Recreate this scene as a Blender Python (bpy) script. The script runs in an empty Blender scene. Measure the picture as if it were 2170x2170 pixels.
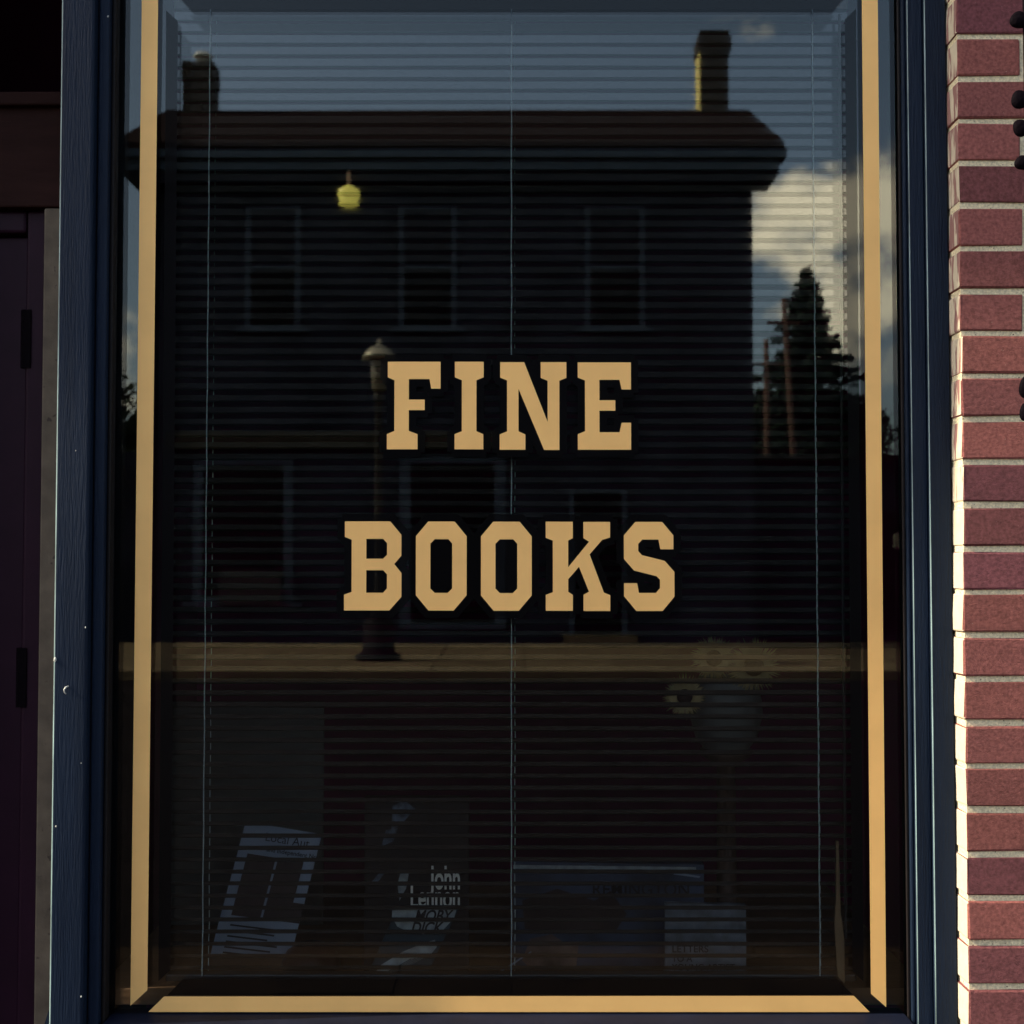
import bpy, bmesh, math, random
from mathutils import Vector, Matrix
from mathutils.geometry import delaunay_2d_cdt
random.seed(7)
R = random.Random(11)
sc = bpy.context.scene
COL = sc.collection

# ------------------------------------------------------------------ camera
cam = bpy.data.cameras.new('camera')
co = bpy.data.objects.new('camera', cam)
COL.objects.link(co)
sc.camera = co
cam.angle = math.radians(41.814)
co.location = (0, -2.1, 1.45)
co.rotation_euler = (math.radians(90 + 2.1286), 0, 0)
cam.clip_start = 0.05
cam.clip_end = 3000
cam.dof.use_dof = True
cam.dof.focus_distance = 2.07
cam.dof.aperture_fstop = 9

# ------------------------------------------------------------------ light
SUN = Vector((-9, -0.88, 6.8)).normalized()          # towards the sun
sd = bpy.data.lights.new('sun', 'SUN')
sd.energy = 3.6
sd.angle = math.radians(0.6)
sd.color = (1.0, 0.88, 0.68)
so = bpy.data.objects.new('sun', sd)
COL.objects.link(so)
so.rotation_euler = SUN.to_track_quat('Z', 'Y').to_euler()
so.location = (-20, -5, 20)

sc.view_settings.view_transform = 'Standard'
sc.view_settings.look = 'None'
sc.view_settings.exposure = 1.25
sc.view_settings.gamma = 1.0
sc.view_settings.use_curve_mapping = False
sc.cycles.max_bounces = 12
sc.cycles.transparent_max_bounces = 32
sc.cycles.glossy_bounces = 6
sc.cycles.diffuse_bounces = 4
sc.cycles.caustics_reflective = False
sc.cycles.caustics_refractive = False

world = bpy.data.worlds.new('World')
sc.world = world
world.use_nodes = True
WN = world.node_tree.nodes
WL = world.node_tree.links
WN.clear()


def wn(t, **k):
    n = WN.new(t)
    for a, b in k.items():
        setattr(n, a, b)
    return n


def wmath(op, a, b=None, c=None, clamp=False):
    n = wn('ShaderNodeMath', operation=op, use_clamp=clamp)
    for i, v in enumerate((a, b, c)):
        if v is None:
            continue
        if isinstance(v, (int, float)):
            n.inputs[i].default_value = v
        else:
            WL.new(v, n.inputs[i])
    return n.outputs[0]


def build_world():
    out = wn('ShaderNodeOutputWorld')
    bg = wn('ShaderNodeBackground')
    bg.inputs[1].default_value = 0.15
    sky = wn('ShaderNodeTexSky', sky_type='NISHITA')
    sky.sun_disc = False
    sky.sun_elevation = math.asin(SUN.z)
    sky.sun_rotation = math.atan2(SUN.x, SUN.y)
    sky.air_density = 1.0
    sky.dust_density = 2.2
    sky.ozone_density = 1.0
    hs = wn('ShaderNodeHueSaturation')
    hs.inputs['Saturation'].default_value = 0.85
    hs.inputs['Value'].default_value = 0.84
    WL.new(sky.outputs[0], hs.inputs['Color'])
    tc = wn('ShaderNodeTexCoord')
    sep = wn('ShaderNodeSeparateXYZ')
    WL.new(tc.outputs['Generated'], sep.inputs[0])
    X, Y, Z = sep.outputs
    # soft cumulus all round the sky, thicker near the horizon
    mp = wn('ShaderNodeMapping')
    mp.inputs['Scale'].default_value = (1, 1, 1.35)
    WL.new(tc.outputs['Generated'], mp.inputs[0])
    n1 = wn('ShaderNodeTexNoise')
    n1.inputs['Scale'].default_value = 12.0
    n1.inputs['Detail'].default_value = 8.0
    n1.inputs['Roughness'].default_value = 0.58
    WL.new(mp.outputs[0], n1.inputs['Vector'])
    n2 = wn('ShaderNodeTexNoise')
    n2.inputs['Scale'].default_value = 2.6
    n2.inputs['Detail'].default_value = 3.0
    WL.new(mp.outputs[0], n2.inputs['Vector'])
    # cloud banks: (azimuth slope x/-y, elevation slope z/-y, radius a, radius e, weight)
    inv = wmath('MAXIMUM', wmath('MULTIPLY', Y, -1.0), 0.02)
    A = wmath('DIVIDE', X, inv)
    B = wmath('DIVIDE', Z, inv)
    total = None
    for (a, e, ra, re, w) in ((0.262, 0.262, 0.070, 0.045, 0.70), (0.205, 0.185, 0.10, 0.080, 0.36),
                              (0.30, 0.20, 0.10, 0.06, 0.2),
                              (0.17, 0.405, 0.04, 0.02, 0.32), (-0.30, 0.155, 0.07, 0.055, 0.85),
                              (-0.62, 0.22, 0.2, 0.1, 0.6), (0.7, 0.25, 0.25, 0.12, 0.6)):
        da = wmath('DIVIDE', wmath('SUBTRACT', A, a), ra)
        de = wmath('DIVIDE', wmath('SUBTRACT', B, e), re)
        r2 = wmath('ADD', wmath('MULTIPLY', da, da), wmath('MULTIPLY', de, de))
        g = wmath('MULTIPLY', wmath('EXPONENT', wmath('MULTIPLY', r2, -1.0)), w)
        total = g if total is None else wmath('ADD', total, g)
    front = wmath('GREATER_THAN', wmath('MULTIPLY', Y, -1.0), 0.05)
    total = wmath('MULTIPLY', total, front)
    # general cover on the other half of the sky
    back = wmath('MULTIPLY', wmath('SUBTRACT', 1.0, front), 0.4)
    total = wmath('ADD', total, back)
    amp = wmath('MULTIPLY', wmath('MINIMUM', wmath('MULTIPLY', total, 3.5), 1.0), 2.7)
    dens = wmath('ADD', total, wmath('MULTIPLY', wmath('SUBTRACT', n1.outputs[0], 0.5), amp))
    dens = wmath('ADD', dens, wmath('MULTIPLY', wmath('SUBTRACT', n2.outputs[0], 0.5), 0.5))
    mr = wn('ShaderNodeMapRange')
    mr.interpolation_type = 'SMOOTHSTEP'
    mr.inputs[1].default_value = 0.30
    mr.inputs[2].default_value = 0.92
    WL.new(dens, mr.inputs[0])
    mix = wn('ShaderNodeMix', data_type='RGBA')
    WL.new(mr.outputs[0], mix.inputs[0])
    WL.new(hs.outputs[0], mix.inputs[6])
    mix.inputs[7].default_value = (15.0, 12.4, 9.0, 1)
    WL.new(mix.outputs[2], bg.inputs[0])
    WL.new(bg.outputs[0], out.inputs[0])


build_world()


# ------------------------------------------------------------------ materials
MATS = {}


def mat(name, color, rough=0.6, metal=0.0, spec=0.5, var=0.0, vscale=6.0, bump=0.0, bscale=60.0,
        coat=0.0, stretch=(1, 1, 1), obj_random=0.0, bdist=0.01, detail=6.0, speck=None, brough=0.6):
    """principled material whose colour, gloss and relief vary with noise"""
    if name in MATS:
        return MATS[name]
    m = bpy.data.materials.new(name)
    m.use_nodes = True
    N, L = m.node_tree.nodes, m.node_tree.links
    p = N['Principled BSDF']
    p.inputs['Base Color'].default_value = (*color, 1)
    p.inputs['Roughness'].default_value = rough
    p.inputs['Metallic'].default_value = metal
    p.inputs['Specular IOR Level'].default_value = spec
    p.inputs['Coat Weight'].default_value = coat
    p.inputs['Coat Roughness'].default_value = 0.2
    tc = N.new('ShaderNodeTexCoord')
    oi = N.new('ShaderNodeObjectInfo')
    add = N.new('ShaderNodeVectorMath')
    add.operation = 'MULTIPLY_ADD'
    L.new(oi.outputs['Random'], add.inputs[0])
    add.inputs[1].default_value = (13.0, 7.0, 31.0)
    L.new(tc.outputs['Object'], add.inputs[2])
    mp = N.new('ShaderNodeMapping')
    mp.inputs['Scale'].default_value = stretch
    L.new(add.outputs[0], mp.inputs[0])
    v = mp.outputs[0]
    cur = None
    if var > 0:
        nz = N.new('ShaderNodeTexNoise')
        nz.inputs['Scale'].default_value = vscale
        nz.inputs['Detail'].default_value = detail
        L.new(v, nz.inputs['Vector'])
        mr = N.new('ShaderNodeMapRange')
        mr.inputs[1].default_value = 0.3
        mr.inputs[2].default_value = 0.7
        mr.inputs[3].default_value = 1 - var
        mr.inputs[4].default_value = 1 + var
        L.new(nz.outputs[0], mr.inputs[0])
        cur = mr.outputs[0]
    if obj_random > 0:
        mr2 = N.new('ShaderNodeMapRange')
        mr2.inputs[3].default_value = 1 - obj_random
        mr2.inputs[4].default_value = 1 + obj_random
        L.new(oi.outputs['Random'], mr2.inputs[0])
        if cur is None:
            cur = mr2.outputs[0]
        else:
            mm = N.new('ShaderNodeMath')
            mm.operation = 'MULTIPLY'
            L.new(cur, mm.inputs[0])
            L.new(mr2.outputs[0], mm.inputs[1])
            cur = mm.outputs[0]
    csock = None
    if cur is not None:
        vm = N.new('ShaderNodeVectorMath')
        vm.operation = 'SCALE'
        vm.inputs[0].default_value = color
        L.new(cur, vm.inputs['Scale'])
        csock = vm.outputs[0]
        L.new(csock, p.inputs['Base Color'])
    if speck:
        sc_, thr, scol = speck
        ns = N.new('ShaderNodeTexNoise')
        ns.inputs['Scale'].default_value = sc_
        ns.inputs['Detail'].default_value = 2.0
        L.new(v, ns.inputs['Vector'])
        ms = N.new('ShaderNodeMapRange')
        ms.inputs[1].default_value = thr
        ms.inputs[2].default_value = thr + 0.05
        L.new(ns.outputs[0], ms.inputs[0])
        mx = N.new('ShaderNodeMix')
        mx.data_type = 'RGBA'
        L.new(ms.outputs[0], mx.inputs[0])
        if csock is None:
            mx.inputs[6].default_value = (*color, 1)
        else:
            L.new(csock, mx.inputs[6])
        mx.inputs[7].default_value = (*scol, 1)
        L.new(mx.outputs[2], p.inputs['Base Color'])
    if bump > 0:
        nb = N.new('ShaderNodeTexNoise')
        nb.inputs['Scale'].default_value = bscale
        nb.inputs['Detail'].default_value = 8.0
        nb.inputs['Roughness'].default_value = brough
        L.new(v, nb.inputs['Vector'])
        b = N.new('ShaderNodeBump')
        b.inputs['Strength'].default_value = bump
        b.inputs['Distance'].default_value = bdist
        L.new(nb.outputs[0], b.inputs['Height'])
        L.new(b.outputs[0], p.inputs['Normal'])
    MATS[name] = m
    return m


def glass_mat(name, f0, tint):
    """architectural pane: clear transmission plus a Fresnel mirror reflection"""
    m = bpy.data.materials.new(name)
    m.use_nodes = True
    N, L = m.node_tree.nodes, m.node_tree.links
    N.clear()
    out = N.new('ShaderNodeOutputMaterial')
    tr = N.new('ShaderNodeBsdfTransparent')
    tr.inputs[0].default_value = (*tint, 1)
    gl = N.new('ShaderNodeBsdfGlossy')
    gl.inputs['Roughness'].default_value = 0.0
    gl.inputs[0].default_value = (0.93, 1.0, 0.97, 1)
    # slight waviness of float glass
    tc = N.new('ShaderNodeTexCoord')
    nz = N.new('ShaderNodeTexNoise')
    nz.inputs['Scale'].default_value = 1.6
    nz.inputs['Detail'].default_value = 1.0
    L.new(tc.outputs['Object'], nz.inputs['Vector'])
    b = N.new('ShaderNodeBump')
    b.inputs['Strength'].default_value = 0.02
    b.inputs['Distance'].default_value = 0.01
    L.new(nz.outputs[0], b.inputs['Height'])
    L.new(b.outputs[0], gl.inputs['Normal'])
    lw = N.new('ShaderNodeFresnel')
    r = math.sqrt(f0)
    lw.inputs[0].default_value = (1 + r) / (1 - r)
    mx = N.new('ShaderNodeMixShader')
    L.new(lw.outputs[0], mx.inputs[0])
    L.new(tr.outputs[0], mx.inputs[1])
    L.new(gl.outputs[0], mx.inputs[2])
    L.new(mx.outputs[0], out.inputs[0])
    MATS[name] = m
    return m


NAVY = mat('navy_paint', (0.0085, 0.0155, 0.031), 0.45, spec=0.10, var=0.18, vscale=40, bump=0.9, bscale=330, bdist=0.0022,
           stretch=(1, 1, 0.07))
NAVYFLAT = mat('navy_paint_smooth', (0.024, 0.040, 0.082), 0.42, var=0.1, vscale=30, bump=0.35, bscale=900, bdist=0.0006,
               speck=(70, 0.79, (0.2, 0.24, 0.26)))
BEAD = mat('dark_bead', (0.008, 0.006, 0.006), 0.6, spec=0.2, var=0.4, vscale=30, stretch=(1, 1, 0.05))
BLACK = mat('black_vinyl_and_ghost', (0.003, 0.002, 0.003), 0.6, spec=0.1)  # letter outlines, and the stripes painted as the gold lines' reflection
GOLD = mat('gold_leaf_vinyl', (0.99, 0.585, 0.20), 0.5, metal=0.22, spec=0.3, var=0.05, vscale=14, bump=0.2, bscale=900,
           bdist=0.0004)
BRICK = mat('red_brick', (0.36, 0.128, 0.112), 0.85, spec=0.2, var=0.30, vscale=200, bump=1.0, bscale=300, bdist=0.0065, brough=0.8,
            obj_random=0.2, speck=(430, 0.735, (0.62, 0.42, 0.34)))


def limewash():
    """brick end with streaky old whitewash, thicker towards the foot of the pier"""
    m = mat('limewashed_brick_end', (0.60, 0.52, 0.38), 0.85, spec=0.1, var=0.07, vscale=60, bump=0.6, bscale=220, bdist=0.0012)
    N, L = m.node_tree.nodes, m.node_tree.links
    p = N['Principled BSDF']
    old = p.inputs['Base Color'].links[0].from_socket
    g = N.new('ShaderNodeNewGeometry')
    sp = N.new('ShaderNodeSeparateXYZ')
    L.new(g.outputs['Position'], sp.inputs[0])
    mp = N.new('ShaderNodeMapping')
    mp.inputs['Scale'].default_value = (1, 95, 16)
    mp.inputs['Rotation'].default_value = (0.25, 0, 0)
    L.new(g.outputs['Position'], mp.inputs[0])
    nz = N.new('ShaderNodeTexNoise')
    nz.inputs['Scale'].default_value = 1.0
    nz.inputs['Detail'].default_value = 5.0
    L.new(mp.outputs[0], nz.inputs['Vector'])
    zr = N.new('ShaderNodeMapRange')
    zr.inputs[1].default_value = 1.75
    zr.inputs[2].default_value = 1.25
    zr.inputs[3].default_value = 0.0
    zr.inputs[4].default_value = 0.35
    L.new(sp.outputs[2], zr.inputs[0])
    ad = N.new('ShaderNodeMath')
    L.new(nz.outputs[0], ad.inputs[0])
    L.new(zr.outputs[0], ad.inputs[1])
    th = N.new('ShaderNodeMapRange')
    th.inputs[1].default_value = 0.46
    th.inputs[2].default_value = 0.52
    L.new(ad.outputs[0], th.inputs[0])
    mx = N.new('ShaderNodeMix')
    mx.data_type = 'RGBA'
    L.new(th.outputs[0], mx.inputs[0])
    mx.inputs[6].default_value = (0.30, 0.16, 0.14, 1)
    L.new(old, mx.inputs[7])
    L.new(mx.outputs[2], p.inputs['Base Color'])
    return m


def brick_hues(m):
    """each brick its own firing: from dull purple to warm red"""
    N, L = m.node_tree.nodes, m.node_tree.links
    p = N['Principled BSDF']
    old = p.inputs['Base Color'].links[0].from_socket
    oi = N.new('ShaderNodeObjectInfo')
    mul = N.new('ShaderNodeMath')
    mul.operation = 'MULTIPLY'
    mul.inputs[1].default_value = 7.31
    L.new(oi.outputs['Random'], mul.inputs[0])
    fr = N.new('ShaderNodeMath')
    fr.operation = 'FRACT'
    L.new(mul.outputs[0], fr.inputs[0])
    cr = N.new('ShaderNodeValToRGB')
    cr.color_ramp.elements[0].color = (0.66, 0.62, 0.78, 1)
    cr.color_ramp.elements[1].color = (1.12, 1.06, 1.0, 1)
    e = cr.color_ramp.elements.new(0.5)
    e.color = (0.95, 0.92, 0.92, 1)
    L.new(fr.outputs[0], cr.inputs[0])
    mx = N.new('ShaderNodeMix')
    mx.data_type = 'RGBA'
    mx.blend_type = 'MULTIPLY'
    mx.inputs[0].default_value = 1.0
    L.new(old, mx.inputs[6])
    L.new(cr.outputs[0], mx.inputs[7])
    L.new(mx.outputs[2], p.inputs['Base Color'])


brick_hues(BRICK)
PAINTED = limewash()
EDGE = mat('pale_edge', (0.17, 0.25, 0.25), 0.5, var=0.6, vscale=40, bump=0.3, bscale=200, bdist=0.001, stretch=(1, 1, 0.2))  # paler tone used on left-facing bevels of the casings
MORTAR = mat('sandy_mortar', (0.76, 0.66, 0.43), 0.95, spec=0.1, var=0.25, vscale=280, bump=0.9, bscale=330, bdist=0.002,
             speck=(260, 0.68, (0.14, 0.10, 0.07)))
MAROON = mat('maroon_paint', (0.05, 0.018, 0.04), 0.55, var=0.15, vscale=14)
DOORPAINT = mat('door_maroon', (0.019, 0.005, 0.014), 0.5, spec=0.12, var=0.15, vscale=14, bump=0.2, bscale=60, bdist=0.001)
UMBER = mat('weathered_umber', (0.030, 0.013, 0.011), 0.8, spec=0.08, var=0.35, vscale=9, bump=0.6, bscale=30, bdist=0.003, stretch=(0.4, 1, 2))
TAN = mat('cracked_tan_paint', (0.125, 0.098, 0.066), 0.8, var=0.3, vscale=22, bump=0.6, bscale=60, bdist=0.002,
          speck=(55, 0.68, (0.05, 0.035, 0.025)))
IRON = mat('black_iron', (0.003, 0.0015, 0.003), 0.7, spec=0.04, bump=0.6, bscale=200, bdist=0.003)
ROOM = mat('shop_interior_maroon', (0.17, 0.005, 0.075), 0.9, spec=0.05, var=0.2, vscale=2)
SLAT = mat('slat_grey', (0.042, 0.044, 0.045), 0.35, spec=0.4)
CORD = mat('blind_cord', (0.55, 0.68, 0.70), 0.6)
GLASS_O = glass_mat('outer_glass', 0.029, (0.93, 0.95, 0.94))
GLASS_I = glass_mat('inner_glass', 0.056, (0.92, 0.93, 0.93))


def slat_lip_mat():
    m = bpy.data.materials.new('slat_gloss')
    m.use_nodes = True
    p = m.node_tree.nodes['Principled BSDF']
    p.inputs['Base Color'].default_value = (0.034, 0.034, 0.032, 1)
    p.inputs['Roughness'].default_value = 0.03
    p.inputs['IOR'].default_value = 1.58
    return m


LIP = slat_lip_mat()


# ------------------------------------------------------------------ helpers
def tag(o, label=None, cat=None, group=None, kind=None):
    if label:
        o['label'] = label
    if cat:
        o['category'] = cat
    if group:
        o['group'] = group
    if kind:
        o['kind'] = kind
    return o


def empty(name, loc, label=None, cat=None, group=None, kind=None):
    o = bpy.data.objects.new(name, None)
    o.empty_display_size = 0.1
    o.location = loc
    COL.objects.link(o)
    return tag(o, label, cat, group, kind)


def wloc(o):
    v = Vector(o.location)
    p = o.parent
    while p:
        v = v + Vector(p.location)
        p = p.parent
    return v


def obj(name, bm, mats, parent=None, smooth=False, **k):
    """link a bmesh given in WORLD coordinates; parents carry no rotation"""
    if parent is not None:
        bmesh.ops.translate(bm, verts=bm.verts, vec=-wloc(parent))
    me = bpy.data.meshes.new(name)
    bmesh.ops.recalc_face_normals(bm, faces=bm.faces)
    bm.to_mesh(me)
    bm.free()
    if not isinstance(mats, (list, tuple)):
        mats = [mats]
    for m in mats:
        me.materials.append(m)
    if smooth:
        for p in me.polygons:
            p.use_smooth = True
    o = bpy.data.objects.new(name, me)
    COL.objects.link(o)
    if parent is not None:
        o.parent = parent
    return tag(o, **k)


def add_box(bm, x0, x1, y0, y1, z0, z1, bev=0.0, seg=2, mi=0):
    r = bmesh.ops.create_cube(bm, size=1.0)
    vs = r['verts']
    for v in vs:
        v.co = Vector((x0 + (v.co.x + .5) * (x1 - x0), y0 + (v.co.y + .5) * (y1 - y0), z0 + (v.co.z + .5) * (z1 - z0)))
    fs = set(f for v in vs for f in v.link_faces)
    for f in fs:
        f.material_index = mi
    if bev > 0:
        es = list(set(e for v in vs for e in v.link_edges))
        bmesh.ops.bevel(bm, geom=es, offset=bev, segments=seg, affect='EDGES', profile=0.5)
    return vs


def B(*a, **k):
    bm = bmesh.new()
    add_box(bm, *a, **k)
    return bm


def box(name, dims, m, parent=None, bev=0.0, seg=2, **k):
    return obj(name, B(*dims, bev=bev, seg=seg), m, parent, **k)


def add_prism(bm, pts, y0, y1, mi=0):
    """extrude an xz outline between two y depths"""
    a = [bm.verts.new((x, y0, z)) for x, z in pts]
    b = [bm.verts.new((x, y1, z)) for x, z in pts]
    n = len(pts)
    fs = [bm.faces.new(a), bm.faces.new(b[::-1])]
    for i in range(n):
        fs.append(bm.faces.new((a[i], b[i], b[(i + 1) % n], a[(i + 1) % n])))
    for f in fs:
        f.material_index = mi


def add_tube(bm, pts, r, n=8, caps=True):
    pts = [Vector(p) for p in pts]
    rs = r if isinstance(r, (list, tuple)) else [r] * len(pts)
    rings = []
    for i, p in enumerate(pts):
        d = (pts[min(i + 1, len(pts) - 1)] - pts[max(i - 1, 0)]).normalized()
        u = d.cross(Vector((0.13, 0.97, 0.2))).normalized()
        w = d.cross(u)
        rings.append([bm.verts.new(p + (u * math.cos(2 * math.pi * k / n) + w * math.sin(2 * math.pi * k / n)) * rs[i])
                      for k in range(n)])
    for a, b in zip(rings, rings[1:]):
        for k in range(n):
            bm.faces.new((a[k], a[(k + 1) % n], b[(k + 1) % n], b[k]))
    if caps:
        bm.faces.new(rings[0][::-1])
        bm.faces.new(rings[-1])


def add_lathe(bm, c, prof, n=20, caps=True):
    rings = [[bm.verts.new((c[0] + r * math.cos(2 * math.pi * k / n), c[1] + r * math.sin(2 * math.pi * k / n), c[2] + z))
              for k in range(n)] for r, z in prof]
    for a, b in zip(rings, rings[1:]):
        for k in range(n):
            bm.faces.new((a[k], a[(k + 1) % n], b[(k + 1) % n], b[k]))
    if caps:
        bm.faces.new(rings[0][::-1])
        bm.faces.new(rings[-1])


def flat_union(bm, polys, y, holes=()):
    """triangulated union of xz outlines as one flat sheet at depth y"""
    vs, fs = [], []
    for p in polys:
        i = len(vs)
        vs += [Vector(q) for q in p]
        fs.append(list(range(i, i + len(p))))
    hv = []
    for p in holes:
        i = len(vs)
        vs += [Vector(q) for q in p]
        hv.append((i, len(p)))
    edges = [(i + k, i + (k + 1) % n) for i, n in hv for k in range(n)]
    v2, e2, f2, _, _, _ = delaunay_2d_cdt(vs, edges, fs, 1, 1e-6, True)

    def inside(pt, poly):
        c = False
        for k in range(len(poly)):
            a, b = poly[k], poly[(k + 1) % len(poly)]
            if (a[1] > pt[1]) != (b[1] > pt[1]) and pt[0] < (b[0] - a[0]) * (pt[1] - a[1]) / (b[1] - a[1]) + a[0]:
                c = not c
        return c
    bv = [bm.verts.new((v.x, y, v.y)) for v in v2]
    for f in f2:
        cx = sum(v2[i].x for i in f) / len(f)
        cz = sum(v2[i].y for i in f) / len(f)
        if any(inside((cx, cz), h) for h in holes):
            continue
        if not any(inside((cx, cz), p) for p in polys):
            continue
        bm.faces.new([bv[i] for i in f])
    loose = [v for v in bm.verts if not v.link_faces]
    bmesh.ops.delete(bm, geom=loose, context='VERTS')


def text_mesh(body, size, m, parent, loc, rot=(math.pi / 2, 0, 0), xs=1.0, shear=0.0, space=1.0, bold=0.0, name='lettering',
              align='LEFT'):
    cu = bpy.data.curves.new('text', 'FONT')
    cu.body = body
    cu.size = size
    cu.shear = shear
    cu.offset = bold
    cu.space_character = space
    cu.align_x = align
    t = bpy.data.objects.new('text', cu)
    COL.objects.link(t)
    dg = bpy.context.evaluated_depsgraph_get()
    me = bpy.data.meshes.new_from_object(t.evaluated_get(dg))
    bpy.data.objects.remove(t)
    me.transform(Matrix.Diagonal((xs, 1, 1, 1)))
    me.materials.clear()
    me.materials.append(m)
    o = bpy.data.objects.new(name, me)
    COL.objects.link(o)
    o.parent = parent
    o.location = loc
    o.rotation_euler = rot
    return o


# ================================================================== GROUND, ROAD, PAVEMENTS
ASPH = mat('asphalt', (0.013, 0.010, 0.011), 0.95, spec=0.02, var=0.25, vscale=3, bump=0.5, bscale=40)
CONC = mat('concrete_slab', (0.155, 0.112, 0.066), 0.9, spec=0.05, var=0.18, vscale=2, bump=0.4, bscale=30, obj_random=0.14)
CONCD = mat('dark_paving_slab', (0.040, 0.025, 0.017), 0.9, spec=0.03, var=0.35, vscale=3, bump=0.4, bscale=30, obj_random=0.12)
JOINT = mat('joint_dirt', (0.035, 0.022, 0.014), 0.95, spec=0.03, var=0.3)
GRASS = mat('rough_ground', (0.06, 0.065, 0.03), 0.95, var=0.35, vscale=0.3)

box('ground', (-350, 350, -350, 350, -0.6, -0.2), GRASS, kind='structure')
box('road', (-200, 200, -15.75, -3.02, -0.195, -0.13), ASPH, kind='structure')

def pavement(name, y0, y1, m, nx, x0, sw, ny, gap=0.015):
    p = empty(name, (0, (y0 + y1) / 2, 0), kind='structure')
    obj('bedding', B(-120, 120, y0, y1, -0.19, -0.02), JOINT, p)
    box('kerb', (-120, 120, y1 if y1 < -5 else y0 - 0.15, (y1 + 0.15) if y1 < -5 else y0, -0.19, 0.0), m, p, bev=0.01)
    dy = (y1 - y0) / ny
    base = obj('paving_slab', B(0, sw - gap, 0, dy - gap, -0.019, 0.0, bev=gap * .25, seg=1), m)
    first = True
    for i in range(nx):
        for j in range(ny):
            o = base if first else base.copy()
            if not first:
                COL.objects.link(o)
            first = False
            o.parent = p
            o.location = (x0 + i * sw, y0 + j * dy - (y0 + y1) / 2, R.uniform(-0.003, 0.003))
    # beyond the slabs the paving runs on as plain concrete
    for a, b in ((-120, x0 - 0.02), (x0 + nx * sw + 0.02, 120)):
        obj('paving_strip', B(a, b, y0, y1, -0.02, -0.004), m, p, kind='stuff')
    return p


pavement('far_pavement', -21.98, -15.9, CONC, 18, -11.5, 1.3, 4)
pavement('near_pavement', -2.85, -0.13, CONCD, 18, -3.6, 0.4, 7, 0.003)

# ================================================================== SHOP FRONT: WALLS
ZT = 3.4   # top of the shopfront wall
# ---- brick pier right of the window
pier = empty('brick_pier', (0.9, -0.08, 0), 'sunlit red brick pier with pale mortar at the right of the shop window', 'wall')
PX0, PX1, PY = 0.6806, 1.62, -0.075
PITCH = 0.0654
Z_FIRST = 2.255 - PITCH * 34        # centre of a bed joint
bm = bmesh.new()
add_box(bm, PX0 + 0.003, PX1, PY + 0.0040, 0.25, 0.0, ZT)
bmesh.ops.subdivide_edges(bm, edges=bm.edges, cuts=0)
obj('mortar', bm, MORTAR, pier)


def brick_mesh(w, corner, seed):
    rr = random.Random(seed)
    bm = bmesh.new()
    h = PITCH - 0.0085
    d = 0.10 if corner else 0.03
    add_box(bm, 0, w, 0, d, -h / 2, h / 2, bev=0.0026, seg=2)
    cs = [(Vector((cx, 0, cz)), rr.uniform(0, .0022)) for cx in (0, w) for cz in (-h / 2, h / 2)]
    for v in bm.verts:
        for c, a in cs:
            if (v.co - c).length < 0.008:
                v.co += (Vector((w / 2, 0.03, 0)) - c).normalized() * a
        v.co += Vector((rr.uniform(-.0008, .0008), rr.uniform(-.0008, .0008), rr.uniform(-.0009, .0009)))
    bmesh.ops.recalc_face_normals(bm, faces=bm.faces)
    me = bpy.data.meshes.new('brick')
    for f in bm.faces:
        f.material_index = 1 if (corner and f.normal.x < -0.75) else 0
        f.smooth = False
    bm.to_mesh(me)
    bm.free()
    me.materials.append(BRICK)
    me.materials.append(PAINTED)
    return me


HW, SW, VJ = 0.0985, 0.204, 0.0095
cm = {('h', k): brick_mesh(HW, True, k) for k in range(8)}
cm.update({('s', k): brick_mesh(SW, True, 20 + k) for k in range(8)})
cm.update({('m', k): brick_mesh(SW, False, 40 + k) for k in range(8)})
zc = Z_FIRST + PITCH / 2
row = 0
while zc < ZT - 0.03:
    if zc > 0.03:
        x = PX0
        # course with its top joint at z = 2.2371 starts with a stretcher above it
        kind = 'h' if (row % 2 == 1) else 's'
        first = True
        while x < PX1 - 0.02:
            key = (kind if first else 'm', R.randrange(8))
            o = bpy.data.objects.new('brick', cm[key])
            COL.objects.link(o)
            o.parent = pier
            w = HW if key[0] == 'h' else SW
            o.location = (x - 0.9 + R.uniform(-.0012, .0012), PY + 0.08 + R.uniform(-.0005, .0005) + (0 if first else 0),
                          zc + R.uniform(-.0008, .0008))
            o.rotation_euler = (R.uniform(-.004, .004), R.uniform(-.005, .005), R.uniform(-.003, .003))
            x += w + VJ
            first = False
    zc += PITCH
    row += 1

# ---- wall to the left of the doorway and fascia overhead (the fascia casts the shade on the upper window)
wl = empty('left_brick_wall', (-2.6, 0, 0), 'plain brick wall left of the recessed shop doorway', 'wall')
obj('wall', B(-7, -1.95, -0.06, 0.25, 0, ZT), mat('brick_far', (0.25, 0.10, 0.085), 0.85, var=0.2, vscale=20, bump=0.5, bscale=60), wl)
wr = empty('right_brick_wall', (4, 0, 0), 'plain brick wall further right along the shopfront', 'wall')
obj('wall', B(PX1 + 0.003, 8, -0.06, 0.25, 0, ZT), MATS['brick_far'], wr)
fascia = empty('shop_fascia', (0, 0, 2.6), 'navy shop fascia and cornice projecting above the window', 'fascia')
obj('board', B(-7, 8, -0.094, 0.25, ZT + 0.003, 4.3), NAVY, fascia)
obj('cornice', B(-7, 8, -0.26, -0.097, 3.275, 3.40, bev=0.01), NAVY, fascia)
obj('soffit', B(-7, 8, -0.13, -0.097, 3.24, 3.272), NAVY, fascia)
obj('upper_wall', B(-7, 8, 0.0, 0.25, 4.303, 8.5), MATS['brick_far'], fascia)

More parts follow.
